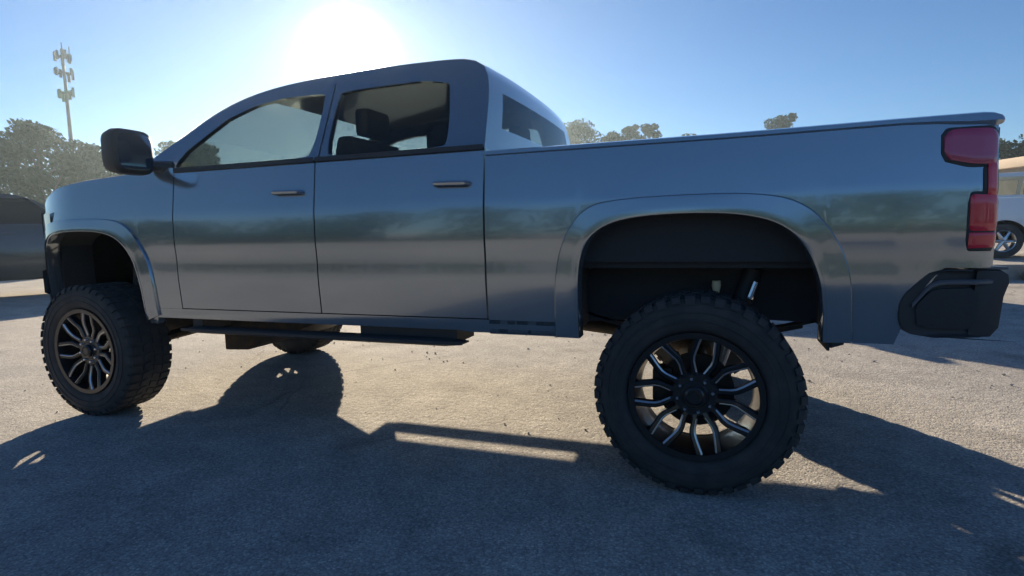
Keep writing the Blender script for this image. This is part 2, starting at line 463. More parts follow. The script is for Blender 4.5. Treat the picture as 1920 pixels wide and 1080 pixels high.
# ------------------------------------------------------------------ low building, right background
def low_building():
    t = thing('low_building', 'low tan building whose sunlit roof edge shows above the white parked vehicle', 'building', (19.5, 34.0, 0.0), R(17.5))
    MB().box(0, 20, 0, 26, 0, 4.22).build('wall', WALLM, t)
    MB().box(-.5, 20.5, -.5, 26.5, 4.22, 4.80).build('roof_fascia', FASC, t, bevel=.03)
    for i in range(5):
        f = MB().box(-.06, .02, 1.6 + i * 5, 3.6 + i * 5, .9, 2.5).build('window', BLACK, t)
        MB().box(-.075, -.062, 1.7 + i * 5, 3.5 + i * 5, 1.0, 2.4).build('pane', GLASSC, f)
low_building()

# ------------------------------------------------------------------ wheels
def wheel_proto(parent, loc, rz, big=True):
    w = part_empty('wheel', parent, loc, rz)
    return w
TY_R = 0.447; HW = 0.155
def build_big_wheel(parent, loc, rz):
    """axis along y, outer face towards -y"""
    w = part_empty('wheel', parent, loc, rz)
    t = MB()
    prof = [(.287, -.128), (.300, -.146), (.325, -.156), (.362, -.160), (.396, -.155), (.420, -.146), (.435, -.132), (.4395, -.08), (.440, 0),
            (.4395, .08), (.435, .132), (.420, .146), (.396, .155), (.362, .160), (.325, .156), (.300, .146), (.287, .128)]
    t.lathe_y(prof, 96)
    t.lathe_y([(.338, -.1585), (.341, -.1625), (.345, -.1625), (.348, -.1592)], 96)
    t.lathe_y([(.374, -.1585), (.376, -.1615), (.379, -.1615), (.381, -.158)], 96)
    N = 44
    def lug(a0, a1, y0, y1, r0, r1, skew):
        vs = []
        for r in (r0, r1):
            for y, sk in ((y0, 0), (y1, skew)):
                for a in (a0, a1):
                    k = .004 if r == r1 else 0
                    aa = a + sk + (k if a == a0 else -k)
                    vs.append((r * math.cos(aa), y, r * math.sin(aa)))
        t.add(vs, [(0, 1, 3, 2), (4, 6, 7, 5), (0, 4, 5, 1), (2, 3, 7, 6), (0, 2, 6, 4), (1, 5, 7, 3)])
    st = 2 * math.pi / N
    for k in range(N):
        a = k * st
        lug(a, a + st * .70, -.06, -.012, .428, .4465, st * .25)
        lug(a + st * .5, a + st * 1.2, .06, .012, .428, .4465, st * .25)
        for sgn in (-1, 1):
            o = 0 if sgn < 0 else st * .5
            a0, a1 = a + o, a + o + st * (.74 if k % 2 else .68)
            lug(a0, a1, sgn * .075, sgn * .138, .425, .4465, 0)
            vs = []                                # the part of the lug that laps the sidewall
            rr = .412 if k % 2 else .420
            for aa in (a0 + .006, a1 - .006):
                for r, y in ((.4462, .137), (.436, .1500), (rr, .1570), (rr, .148), (.43, .13)):
                    vs.append((r * math.cos(aa), sgn * y, r * math.sin(aa)))
            t.add(vs, [(0, 1, 2, 3, 4), (9, 8, 7, 6, 5), (0, 5, 6, 1), (1, 6, 7, 2), (2, 7, 8, 3), (3, 8, 9, 4), (4, 9, 5, 0)])
    t.build('tyre', RUBBER, w, weld=False)
    b = MB()
    b.lathe_y([(.262, -.150), (.288, -.152), (.291, -.143), (.289, -.128), (.272, -.110), (.258, -.06), (.252, .02), (.255, .10), (.286, .128), (.290, .142), (.280, .142), (.262, .12), (.246, .03), (.246, -.05), (.256, -.12)], 80, close=True)
    b.build('rim', RIM, w)
    h = MB()
    h.lathe_y([(.0, -.118), (.052, -.120), (.060, -.112), (.094, -.112), (.104, -.102), (.106, -.06), (.09, -.04), (.0, -.04)], 48)
    h.build('hub', RIM, w)
    cp = MB(); cp.lathe_y([(0, -.140), (.034, -.140), (.042, -.134), (.044, -.116)], 32)
    cp.build('centre_cap', RIM, w)
    lg = MB(); lg.lathe_y([(.024, -.1412), (.0275, -.1425), (.031, -.1412)], 32)
    lg.build('cap_ring', STEEL, w)
    NP = 7
    sp = None; ml = None
    for k in range(NP):
        ca = math.radians(-76) + k * 2 * math.pi / NP       # centre of a milled window
        for sgn in (-1, 1):
            def pt(r, l, y):
                x = r; zz = sgn * l
                return (x * math.cos(ca) - zz * math.sin(ca), y, x * math.sin(ca) + zz * math.cos(ca))
            #      r     inner l  outer l  y front
            st_ = [(.085, .006, .036, -.112), (.105, .012, .040, -.116), (.150, .032, .060, -.122), (.172, .036, .064, -.128), (.200, .034, .061, -.136), (.272, .025, .056, -.146)]
            s = MB(); rows = []
            for r, l0, l1, y in st_:
                rows.append([pt(r, l0, y + .006), pt(r, l0 + .006, y), pt(r, l1 - .006, y), pt(r, l1, y + .006), pt(r, l1 - .002, y + .045), pt(r, l0 + .002, y + .045)])
            s.grid(rows, True); s.f.append((0, 1, 2, 3, 4, 5)); s.f.append(tuple(30 + i for i in range(6)))
            s.build('spoke', RIM, w)
            e = MB(); rows = []
            for r, l0, l1, y in st_[1:]:
                rows.append([pt(r, l0 - .0006, y + .010), pt(r, l0 + .0004, y + .0035), pt(r, l0 + .0056, y - .0012), pt(r, l0 + .008, y - .0010)])
            e.grid(rows); e.build('milled_edge', MILL, w)
    nut = None
    for k in range(8):
        a = k * math.pi / 4 + .2
        if nut is None:
            nut = MB(); nut.lathe_y([(0, -.128), (.006, -.128), (.009, -.124), (.010, -.110)], 10); nut = nut.build('lug_nut', CHROME, w); o = nut
        else:
            o = nut.copy(); col.objects.link(o); o.parent = w
        o.location = (.076 * math.cos(a), 0, .076 * math.sin(a))
    d = MB(); d.lathe_y([(.06, -.015), (.168, -.015), (.168, .012), (.06, .012)], 48, close=True)
    d.build('brake_disc', STEEL, w)
    c = MB(); c.box(-.19, -.10, -.05, .05, -.06, .10); c.build('brake_calliper', STEEL, w, bevel=.012)
    return w

# ------------------------------------------------------------------ the lifted pickup
def lifted_pickup():
    VC = 1.145
    T = thing('lifted_pickup', 'lifted slate grey crew cab pickup on black wheels, side on across the picture', 'pickup truck', (0, VC, 0))
    def S(u, w, z, s=1): return (-u, -s * w, z)
    def W(u, z):
        """half width of the body at station u, height z"""
        w = interp(z, [(.55, .905), (.72, .935), (.95, .95), (1.15, .957), (1.32, .953), (1.45, .938), (1.60, .920)])
        w -= .004 * math.exp(-((z - 1.06) / .08) ** 2)
        if u < -1.0: w -= .05 * (1 - math.sqrt(max(0, 1 - ((-1.0 - u) / .085) ** 2)))
        if u > 4.0: w -= .16 * ((u - 4.0) / .6) ** 2
        return w
    ARCH = [(.530, .67), (.530, .95), (.515, 1.08), (.450, 1.185), (.30, 1.24), (.01, 1.252), (-.22, 1.235), (-.37, 1.175), (-.455, 1.05), (-.495, .90), (-.50, .70)]
    CREASE = [(.655, .67), (.650, .97), (.610, 1.14), (.520, 1.28), (.40, 1.325), (.0, 1.337), (-.30, 1.325), (-.44, 1.27), (-.535, 1.15), (-.600, 1.0), (-.615, .70)]
    def panel(us, zb, zt, s, nz=26, wf=W, inset=.04, off=0.0):
        m = MB(); rows = []
        for u in us:
            b, t = zb(u), zt(u)
            rows.append([S(u, wf(u, lerp(b, t, j / nz)) + off, lerp(b, t, j / nz), s) for j in range(nz + 1)])
        m.grid(rows)
        loop = [r[0] for r in rows] + rows[-1][1:] + [r[-1] for r in rows[::-1]][1:] + rows[0][::-1][1:-1]
        inn = [(p[0], p[1] + s * inset, p[2]) for p in loop]
        m.grid([loop + [loop[0]], inn + [inn[0]]])
        return m
    def frange(a, b, st):
        n = max(1, round((b - a) / st)); return [a + (b - a) * i / n for i in range(n + 1)]
    def archz(c):
        tops = sorted([(u + c, z) for u, z in ARCH if z > .89])
        def f(u):
            if c - .497 <= u <= c + .5305: return interp(u, tops)
            return None
        return f
    ra, fa = archz(0.0), archz(3.905)
    for s in (1, -1):
        # --- bed side
        def zb(u):
            a = ra(u)
            if a is not None: return a
            if u < -.90: return 1.012
            if u < -.76: return lerp(.735, 1.012, (-.76 - u) / .14)
            if u < 0: return .70
            return .67
        us = sorted(set([-1.072, -1.068, -1.06, -1.045, -1.025] + frange(-1.0, -.52, .03) + [-.503, -.4965] + frange(-.48, .515, .025) + [.53, .535] + frange(.55, 1.0, .05)))
        bs = panel(us, zb, lambda u: 1.575 + .012 * smoothstep(-.2, -1.0, u), s, 34)
        bed = bs.build('bed_side', PAINT, T)
        # rail cap
        rl = MB(); rows = []
        for u in [-1.090, -1.086, -1.075, -1.05, -1.02] + frange(-.98, 1.0, .11):
            q = max(0, min(1, (-1.02 - u) / .07)); e = .045 * (1 - math.sqrt(1 - q * q)) if q < 1 else .045
            d_ = .022 * smoothstep(-.80, -.98, u)
            z = 1.590 + .008 * smoothstep(0, -1.0, u); w = .925
            rows.append([S(u, w - .004 - e * .6, z - .035 - d_ + e * .4, s), S(u, w + .004 + d_ * .15 - e * .6, z - .022 - d_ * .6, s), S(u, w + .002 - e * .6, z - .006 - e * .6, s), S(u, w - .015 - e * .6, z - e * .6, s), S(u, .83, z - e * .6, s), S(u, .825, z - .02 - d_, s)])
        rl.grid(rows); rl.add(rows[0], [tuple(range(6))]); rl.build('bed_rail', PAINT, T)
        # flares
        for c, nm in ((0.0, 'rear'), (3.905, 'front')):
            A = rounded([(u + c, z) for u, z in ARCH], 60, 2); C = rounded([(u + c, z) for u, z in CREASE], 60, 2)
            if c: 
                A = [(u, z - .04 if z < .72 else z) for u, z in A]
            rows = []
            for (au, az), (cu, czz) in zip(A, C):
                r = []
                for tt, o in ((0, -.004), (.015, .007), (.06, .0125), (.25, .014), (.6, .016), (.90, .019), (.97, .018), (1.0, .010), (1.0, -.06)):
                    u, z = lerp(cu, au, tt), lerp(czz, az, tt)
                    r.append(S(u, W(u, max(.62, z)) + o, z, s))
                rows.append(r)
            m = MB(); m.grid(rows); m.build('wheel_arch_flare', PAINT, T)
            # liner: a dark tub inside the arch
            rows = []
            for (au, az) in A:
                du, dz = au - c - .015, az - .72
                rows.append([S(au + du * .03, W(au, max(.62, az)) + .02, az + .004 + dz * .02, s), S(au + du * .07, .80, az + .02, s), S(au + du * .07, .60, az + .02, s)])
            m = MB(); m.grid(rows)
            o = len(rows) ; cen = S(c, .60, .74, s)
            m.add([r[2] for r in rows] + [cen], [(i, i + 1, o) for i in range(o - 1)])
            m.build('wheel_well', LINER, T)
        # --- doors
        def belt(u): return 1.60
        for u0, u1 in ((1.010, 2.022), (2.030, 3.085)):
            d = panel(frange(u0, u1, .05), lambda u: .75, belt, s, 22).build('door', PAINT, T)
            hu = u0 + .17
            h = MB(); h.tube([S(hu - .10, W(hu, 1.43) - .005, 1.43, s), S(hu - .085, W(hu, 1.43) + .022, 1.432, s), S(hu + .085, W(hu, 1.43) + .022, 1.436, s), S(hu + .10, W(hu, 1.43) - .005, 1.438, s)], [.013, .015, .015, .013], 8)
            h.build('handle', PAINT, d)
            bt = MB(); rows = [[S(u, .925, 1.592, s), S(u, .931, 1.598, s), S(u, .928, 1.622, s), S(u, .905, 1.624, s)] for u in frange(u0, u1, .25)]
            bt.grid(rows); bt.build('belt_moulding', BLACK, d)
        # rocker
        rk = panel(frange(.535, 3.37, .08), lambda u: .675 if u < 1.12 else .683, lambda u: .744, s, 3)
        rk.build('rocker_panel', PAINT, T)
        # running board
        rb = MB(); rows = []
        for u in frange(1.14, 3.08, .1):
            e = .012 if u in (1.14, 3.08) else 0
            rows.append([S(u, .885, .632 - e, s), S(u, .965 - e, .634 - e, s), S(u, .98 - e, .628, s), S(u, .98 - e, .612, s), S(u, .965 - e, .602 + e, s), S(u, .885, .600 + e, s)])
        rb.grid(rows, True); rb.add(rows[0], [tuple(range(6))]); rb.add(rows[-1], [tuple(range(6))])
        rbo = rb.build('running_board', BLACK, T)
        for u0, u1 in ((1.2, 1.80), (2.98, 3.06)):
            MB().box(-u1, -u0, -.90 if s > 0 else .70, -.70 if s > 0 else .90, .605, .71).build('bracket', BLACK, rbo)
        # --- front fender
        ft = lambda u: interp(u, [(3.09, 1.625), (3.5, 1.605), (3.9, 1.585), (4.2, 1.55), (4.42, 1.49), (4.5, 1.45)])
        def zbf(u):
            a = fa(u)
            if a is not None: return a
            return .745 if u < 3.3 else .64
        us = sorted(set(frange(3.093, 3.39, .05) + [3.402, 3.4095] + frange(3.43, 4.42, .03) + [4.434, 4.441, 4.46, 4.48]))
        panel(us, zbf, ft, s, 26).build('front_fender', PAINT, T)
        # --- inner dark shell behind gaps
        m = MB(); m.box(-3.35, -1.0, -s * .60 if s > 0 else .58, -s * .58 if s > 0 else .60, .70, 1.5)
        # --- tail light: upper lobe, stem and lower lobe
        def lens(poly, off, name, mat, par, n=14):
            """convex outline in (u, z), wrapped on the body with its own thickness"""
            us_ = [p[0] for p in poly]; a, b = min(us_) + 1e-4, max(us_) - 1e-4; rows = []
            for i in range(n + 1):
                u = lerp(a, b, i / n); zs = []
                for (u0, z0), (u1, z1) in zip(poly, poly[1:] + poly[:1]):
                    if (u0 - u) * (u1 - u) <= 0 and abs(u1 - u0) > 1e-9: zs.append(lerp(z0, z1, (u - u0) / (u1 - u0)))
                z0, z1 = min(zs), max(zs); zz = [lerp(z0, z1, k / 8) for k in range(9)]
                e = .004 if i in (0, n) else 0
                rows.append([S(u, W(u, z0) - .03, z0, s)] + [S(u, W(u, z) + off - e - (.004 if k in (0, 8) else 0), z, s) for k, z in enumerate(zz)] + [S(u, W(u, z1) - .03, z1, s)])
            q = MB(); q.grid(rows)
            for r in (rows[0], rows[-1]): q.add(r, [tuple(range(len(r)))])
            return q.build(name, mat, par, angle=50)
        def chip(poly, k=2, f=.2):
            p = poly + [poly[0]]
            for _ in range(k):
                q = []
                for a, b in zip(p, p[1:]):
                    q += [(lerp(a[0], b[0], f), lerp(a[1], b[1], f)), (lerp(a[0], b[0], 1 - f), lerp(a[1], b[1], 1 - f))]
                p = q + [q[0]]
            return p[:-1]
        tl = lens(chip([(-0.8820, 1.545), (-0.8820, 1.42), (-0.9700, 1.39), (-1.0700, 1.39), (-1.0720, 1.545)], 1, .12), .004, 'tail_light', BLACK, T)
        lens([(-1.0150, 1.395), (-1.0150, 1.285), (-1.0725, 1.285), (-1.0725, 1.395)], .0042, 'stem_housing', BLACK, tl)
        lens(chip([(-0.9700, 1.30), (-0.9700, 1.075), (-1.0700, 1.075), (-1.0720, 1.30)], 1, .1), .004, 'lower_housing', BLACK, tl)
        lens(chip([(-0.8920, 1.538), (-0.8920, 1.427), (-0.9900, 1.402), (-1.0700, 1.402), (-1.0710, 1.535)], 2, .15), .011, 'upper_lens', TAILD, tl)
        lens([(-1.0300, 1.408), (-1.0300, 1.282), (-1.0660, 1.282), (-1.0660, 1.408)], .0105, 'stem_lens', TAIL, tl, 6)
        lens(chip([(-0.9770, 1.290), (-0.9770, 1.152), (-1.0710, 1.152), (-1.0710, 1.285)], 1, .08), .011, 'lower_lens', TAIL, tl)
        lens([(-0.9780, 1.146), (-0.9780, 1.086), (-1.0700, 1.090), (-1.0700, 1.146)], .0098, 'reverse_lens', TAIL, tl)
        rw = MB()                                   # the lens' return on the rear face
        for z0, z1, mt in ((1.08, 1.54, TAILD),):
            rw.box(1.070, 1.080, -s * .90 if s > 0 else .76, -s * .76 if s > 0 else .90, z0, z1)
        rw.build('rear_face_lens', TAILD, tl, bevel=.006)
        # --- mirror
        mr = part_empty('side_mirror', T)
        hs = MB(); rows = []
        for k, (y, sc) in enumerate(((0.0, .80), (.02, .97), (.06, 1.0), (.12, .9), (.155, .55))):
            cu, cz_ = 3.20 + y, 1.712
            rows.append([S(cu + .02 * 0, 1.060 + .120 * sc * math.copysign(abs(math.cos(a)) ** .45, math.cos(a)), cz_ + .135 * sc * math.copysign(abs(math.sin(a)) ** .45, math.sin(a)), s) for a in [2 * math.pi * i / 28 for i in range(28)]])
        hs.grid(rows, True); hs.add(rows[-1], [tuple(range(28))]); hs.build('mirror_housing', BLACK, mr)
        g = MB(); g.add([(p[0] - .0, p[1], p[2]) for p in rows[0]], [tuple(range(28))]); g.build('mirror_glass', MIRG, mr)
        am = MB(); am.tube([S(3.16, .87, 1.640, s), S(3.24, .95, 1.640, s), S(3.26, .99, 1.66, s)], [.035, .032, .03], 8); am.build('mirror_arm', BLACK, mr)
        # --- headlight
        hl = MB(); rows = []
        for i in range(9):
            t = i / 8; u = lerp(4.28, 4.535, t); 
            w0 = W(u, 1.3) + .006 if t < .8 else .70
            rows.append([S(u, (W(min(u, 4.49), 1.3) + .006) - (0 if t < .85 else (t - .85) * .5), z, s) for z in (1.395 - .03 * t, 1.34, 1.25, 1.19 + .02 * (1 - t))])
        for w_ in (.72, .60, .52):
            rows.append([S(4.555 + (.72 - w_) * .12, w_, z, s) for z in (1.365, 1.33, 1.25, 1.19)])
        hl.grid(rows); hd = hl.build('headlight', CLEAR, T)
        b = MB(); b.grid([[(p[0] * 1.0 - .004, p[1] * 1.0 - s * .004, p[2] - .03) for p in r[2:]] for r in rows]); b.build('headlight_bezel', BLACK, hd)
        # --- fender extension to the nose
        fx = MB(); rows = []
        for i in range(10):
            t = i / 9; u = lerp(4.47, 4.56, min(1, t * 1.6)); w_ = lerp(W(4.47, 1.0), .70, max(0, (t - .3) / .7)) 
            rows.append([S(u, w_ - .004, z, s) for z in (.64, .8, .95, 1.05, 1.19)])
        fx.grid(rows); fx.build('bumper_corner', BLACK, T)
        # --- mudflap and lower rear quarter edge
        mf = MB(); mf.box(.522, .534, -s * .93 if s > 0 else .72, -s * .72 if s > 0 else .93, .66, .86); mf.prism([(.534, .672), (.585, .69), (.585, .75), (.534, .75)], lambda p: (p[0], -s * .935, p[1]), lambda p: (p[0], -s * .90, p[1]))
        mf.build('mudflap', BLACK, T, bevel=.005)
        # --- greenhouse frame with window openings
        def GW(z): return .918 - (z - 1.56) * .40
        out = rounded([(3.50, 1.60), (3.17, 1.81), (2.88, 1.99), (2.62, 2.075), (2.30, 2.115), (1.80, 2.135), (1.32, 2.13), (1.14, 2.11), (1.04, 2.02), (1.015, 1.60)], 46, 2)
        out = [(3.50, 1.575)] + out + [(1.015, 1.575)]
        win1 = chip(chip([(1.22, 1.625), (1.985, 1.625), (1.985, 2.015), (1.45, 2.02), (1.27, 1.99)], 1, .07), 2, .25)
        win2 = chip(chip([(2.075, 1.625), (3.14, 1.625), (3.06, 1.735), (2.80, 1.92), (2.60, 1.99), (2.40, 2.018), (2.075, 2.018)], 1, .07), 2, .25)
        polys = [[Vector((a, b, 0)) for a, b in p] for p in (out, win1, win2)]
        tri = tessellate_polygon(polys)
        flat = out + win1 + win2
        gf = MB(); n = len(flat)
        gf.add([S(u, GW(z), z, s) for u, z in flat] + [S(u, GW(z) - .035, z, s) for u, z in flat],
               [tuple(t) for t in tri] + [tuple(i + n for i in t) for t in tri])
        o = 0
        for p in (out, win1, win2):
            k = len(p)
            gf.f += [(o + i, o + (i + 1) % k, o + (i + 1) % k + n, o + i + n) for i in range(k)]
            o += k
        cf = gf.build('cab_frame', PAINT, T)
        sm = MB(); sm.grid([[S(u, GW(z) + .0015, z, s) for u in (2.022, 2.030)] for z in frange(1.60, 2.07, .06)]); sm.build('door_seam', LINER, cf)
        for wn in (win1, win2):
            q = MB(); q.add([S(u, GW(z) - .012, z, s) for u, z in wn], [tuple(range(len(wn)))]); q.build('side_window', GLASS, cf)
    # --- roof, windscreen and rear window as one loft over the cab outline
    def GW(z): return .918 - (z - 1.56) * .40
    out = rounded([(3.50, 1.60), (3.17, 1.81), (2.88, 1.99), (2.62, 2.075), (2.30, 2.115), (1.80, 2.135), (1.32, 2.13), (1.14, 2.11), (1.04, 2.02), (1.015, 1.60)], 46, 2)
    NW = 20
    rows = []
    for u, z in out:
        f = smoothstep(1.02, 1.25, u); g = smoothstep(2.2, 3.4, u)
        r = []
        for j in range(NW + 1):
            k = 2 * j / NW - 1; c = 1 - abs(k) ** 2.2
            r.append((-(u + c * (.16 * g - .03 * (1 - f))), k * GW(z), z + .002 + c * .045 * f * (1 - .7 * g)))
        rows.append(r)
    iw = [i for i, (u, z) in enumerate(out) if u > 2.63]; ir = [i for i, (u, z) in enumerate(out) if u < 1.035 or z < 1.985 and u < 1.06]
    a, b = iw[-1], ir[0]
    rf = MB(); rf.grid(rows[a:b + 1]); rf.build('roof', PAINT, T)
    ws = MB(); ws.grid([r[1:-1] for r in rows[1:a + 1]]); ws.build('windscreen', GLASS, T)
    for sl_ in (slice(0, 2), slice(-2, None)): MB().grid([r[sl_] for r in rows[:a + 1]]).build('windscreen_pillar', PAINT, T)
    bk = rows[b:]
    rp = MB(); nn = len(bk)
    rp.grid([r[:3] for r in bk]); rp.grid([r[-3:] for r in bk])
    lo = nn - 3
    rp.grid([r[2:-2] for r in bk[lo:]]); rp.build('cab_back', PAINT, T)
    rg_ = MB(); rg_.grid([r[2:-2] for r in bk[:lo + 1]]); rg_.build('rear_window', GLASS, T)
    lb = MB(); lb.box(-1.03, -1.0, -.92, .92, .75, 1.60); lb.build('cab_lower_back', PAINT, T)
    # --- hood
    rows = []
    for i in range(15):
        t = i / 14; u = lerp(3.46, 4.52, t); ze = interp(u, [(3.09, 1.625), (3.5, 1.605), (3.9, 1.585), (4.2, 1.55), (4.42, 1.49), (4.52, 1.44)]) + .004
        r = []
        for j in range(25):
            k = 2 * j / 24 - 1; w = (W(u, 1.5) - .015) * k
            bulge = .055 * (1 - abs(k) ** 2) + .028 * smoothstep(.62, .5, abs(k))
            r.append((-(u + (1 - k * k) * .07 * t), w, ze + bulge * (1 - .45 * t ** 3)))
        rows.append(r)
    hd = MB(); hd.grid(rows); hd.build('hood', PAINT, T)
    cw = MB(); cw.grid([[(-(3.48 + (1 - k * k) * .16), .88 * k, 1.615 + .05 * (1 - k * k)) for k in [j / 8 - 1 for j in range(17)]], [(-(3.40 + (1 - k * k) * .16), .88 * k, 1.60 + .04 * (1 - k * k)) for k in [j / 8 - 1 for j in range(17)]]]); cw.build('cowl', BLACK, T)
    # --- nose: grille, bumper
    def nose(name, mat, z0, z1, w1, du=0.0, n=24):
        m = MB(); rows = []
        for j in range(n + 1):
            k = 2 * j / n - 1; u = 4.60 - .06 * abs(k * w1 / .9) ** 2.5 + du
            rows.append([(-u + .05, k * w1, z0), (-u, k * w1, z0 + .012), (-u, k * w1, z1 - .012), (-u + .05, k * w1, z1)])
        m.grid(rows); return m.build(name, mat, T)
    nose('grille_surround', BLACK, 1.0, 1.43, .62)
    gr = None
    for i in range(5):
        nose('grille_bar', CHROME if i == 2 else BLACK, 1.03 + i * .075, 1.075 + i * .075, .56, .02)
    nose('front_bumper', PAINT, .80, .985, .84, .03)
    nose('front_air_dam', BLACK, .62, .80, .80, -.02)
    MB().box(-4.60, -4.42, -.80, .80, .66, 1.40).build('radiator_support', LINER, T)
    for s in (1, -1):
        MB().box(-4.69, -4.60, -s * .45 - .03, -s * .45 + .03, .74, .80).build('tow_hook', STEEL, T, bevel=.01)
        fg = MB(); fg.tube([(-4.56, -s * .70, .88), (-4.60, -s * .70, .88)], .05, 16); fg.build('fog_light', CLEAR, T)
    # --- tailgate and rear bumper
    tg = MB(); rows = []
    for j in range(21):
        k = 2 * j / 20 - 1
        rows.append([(1.060, k * .80, 1.04), (1.070, k * .80, 1.05), (1.067, k * .80, 1.25), (1.075, k * .80, 1.40), (1.082, k * .80, 1.57), (1.070, k * .80, 1.59), (.99, k * .80, 1.595)])
    tg.grid(rows); tgo = tg.build('tailgate', PAINT, T)
    MB().box(1.073, 1.087, -.13, .13, 1.43, 1.50).build('handle', BLACK, tgo, bevel=.008)
    # bumper: step bar across the tail with corner steps
    bp = MB()
    prof = [(1.02, 1.005), (1.115, 1.0), (1.135, .985), (1.14, .955), (1.125, .90), (1.115, .78), (1.09, .745), (1.0, .745)]
    rows = []
    for w in [-.94, -.93, -.88, -.6, 0, .6, .88, .93, .94]:
        e = .05 if abs(w) > .935 else (.015 if abs(w) > .92 else 0)
        rows.append([(x - e * (1 if x > 1.05 else 0), w, z) for x, z in prof])
    bp.grid(rows); bp.add(rows[0], [tuple(range(8))]); bp.add(rows[-1], [tuple(range(8))])
    bpo = bp.build('rear_bumper', BLACK, T)
    for s in (1, -1):
        # side wing: bevelled polygon plate with a recessed dark face
        outl = [(-.80, .738), (-.765, .80), (-.77, .885), (-.805, .935), (-.875, 1.008), (-1.02, 1.005), (-1.115, .998), (-1.125, .955), (-1.11, .80), (-1.085, .742)]
        outl = chip(outl, 2, .22); wing = MB(); wing.prism(outl, lambda p: S(p[0], .955 - max(0, -1.03 - p[0]) * .5, p[1], s), lambda p: S(p[0], .80, p[1], s))
        wo_ = wing.build('bumper_wing', BLACK, bpo, bevel=.006)
        rc = MB(); rc.prism(chip([(-.83, .775), (-.82, .86), (-.875, .930), (-1.02, .935), (-1.02, .775)], 1, .15), lambda p: S(p[0], .9575, p[1], s), lambda p: S(p[0], .94, p[1], s)); rc.build('wing_insert', LINER, wo_, bevel=.0015)
        tr = MB(); rows = []
        for u, z in rounded([(-.808, .862), (-.868, .945), (-.90, .956), (-1.0, .957), (-1.105, .960)], 14, 1):
            rows.append([S(u, .952 - max(0, -1.03 - u) * .5, z - .010, s), S(u, .960 - max(0, -1.03 - u) * .5, z - .007, s), S(u, .961 - max(0, -1.03 - u) * .5, z + .004, s), S(u, .952 - max(0, -1.03 - u) * .5, z + .010, s)])
        tr.grid(rows); tr.build('bumper_trim', TRIM, bpo)
        st = MB(); st.box(1.0, 1.12, -s * .93 if s > 0 else .72, -s * .72 if s > 0 else .93, 1.004, 1.014); st.build('corner_step', TRIM, bpo, bevel=.003)
    MB().box(1.10, 1.16, -.17, .17, .80, .93).build('number_plate', CLEAR, bpo, bevel=.004)
    hb = MB(); hb.tube([(.95, 0, .70), (1.17, 0, .70)], .045, 4); hb.build('hitch_receiver', STEEL, T)
    # --- bed tub
    tub = MB(); tub.box(-.98, 1.04, -.82, .82, 1.00, 1.03); tub.box(-.99, -.95, -.82, .82, 1.03, 1.57); tub.box(-.98, 1.0, -.85, -.82, 1.03, 1.56); tub.box(-.98, 1.0, .82, .85, 1.03, 1.56)
    tub.build('bed_tub', LINER, T)
    # --- cabin
    fl = MB(); fl.box(-3.4, -1.03, -.88, .88, .72, .76); fl.box(-3.42, -3.38, -.86, .86, .76, 1.58); fl.box(-4.45, -3.42, -.60, .60, .80, 1.45); fl.build('cab_floor', LINER, T)
    for (u, w, wd) in ((2.35, .42, .26), (2.35, -.42, .26), (1.68, 0, .74)):
        st = MB(); st.box(-u - .30, -u + .25, w - wd, w + wd, 1.02, 1.20)
        st.prism([(-u + .12, 1.18), (-u + .26, 1.18), (-u + .38, 1.78), (-u + .28, 1.78)], lambda p: (p[0], w - wd, p[1]), lambda p: (p[0], w + wd, p[1]))
        so_ = st.build('seat', SEATM, T, bevel=.03)
        for hw in ((0,) if wd < .5 else (-.45, .45)):
            MB().box(-u + .30, -u + .40, w + hw - .12, w + hw + .12, 1.80, 1.97).build('headrest', SEATM, so_, bevel=.03)
    ds = MB(); ds.prism([(-3.36, 1.25), (-2.98, 1.25), (-2.95, 1.50), (-3.10, 1.58), (-3.36, 1.60)], lambda p: (p[0], -.84, p[1]), lambda p: (p[0], .84, p[1])); ds.build('dashboard', BLACK, T, bevel=.02)
    sw = MB(); sw.tube([(-2.86 + .08 * math.sin(a), -.42 + .19 * math.cos(a), 1.50 + .17 * math.sin(a)) for a in [2 * math.pi * i / 24 for i in range(25)]], .014, 8, False)
    sw.tube([(-2.86, -.42, 1.50), (-3.05, -.42, 1.45)], .03, 8); sw.build('steering_wheel', BLACK, T)
    # --- chassis
    for s in (1, -1):
        fr = MB(); rows = []
        for u, z in ((4.45, .80), (4.0, .86), (3.2, .74), (1.2, .70), (.6, .74), (.25, .90), (-.3, .90), (-.6, .80), (-1.05, .78)):
            rows.append([S(u, .58, z - .06, s), S(u, .58, z + .08, s), S(u, .50, z + .08, s), S(u, .50, z - .06, s)])
        fr.grid(rows, True); fr.build('frame_rail', STEEL, T)
        lf = MB()
        for k in range(3):
            L_ = .62 - k * .14
            lf.grid([[S(u, w, .76 - .12 * (1 - (u / .65) ** 2) - k * .014 + dz, s) for w, dz in ((.53, 0), (.60, 0), (.60, .012), (.53, .012))] for u in frange(-L_, L_, .1)], True)
        lf.build('leaf_spring', STEEL, T)
        sh = MB(); sh.tube([S(-.10, .63, .50, s), S(-.20, .62, .80, s)], .032, 12); shb = sh.build('shock_absorber', SHOCK, T)
        bt = MB(); bt.tube([S(-.20, .62, .80, s), S(-.255, .615, .98, s)], .045, 12); bt.build('dust_boot', BLACK, shb)
        rs = MB(); rs.tube([S(-.235, .70, .845, s), S(-.262, .70, .925, s)], [.016, .016], 10); rs.build('reservoir', CHROME, shb)
        bs_ = MB(); bs_.tube([S(-.085, .66, .865, s), S(-.085, .66, .900, s), S(-.085, .66, .925, s)], [.014, .022, .02], 12); bs_.build('sunlit_gap_spot', YELLOW, T)  # added stub, its colour imitates a sunlit gap behind the wheel well
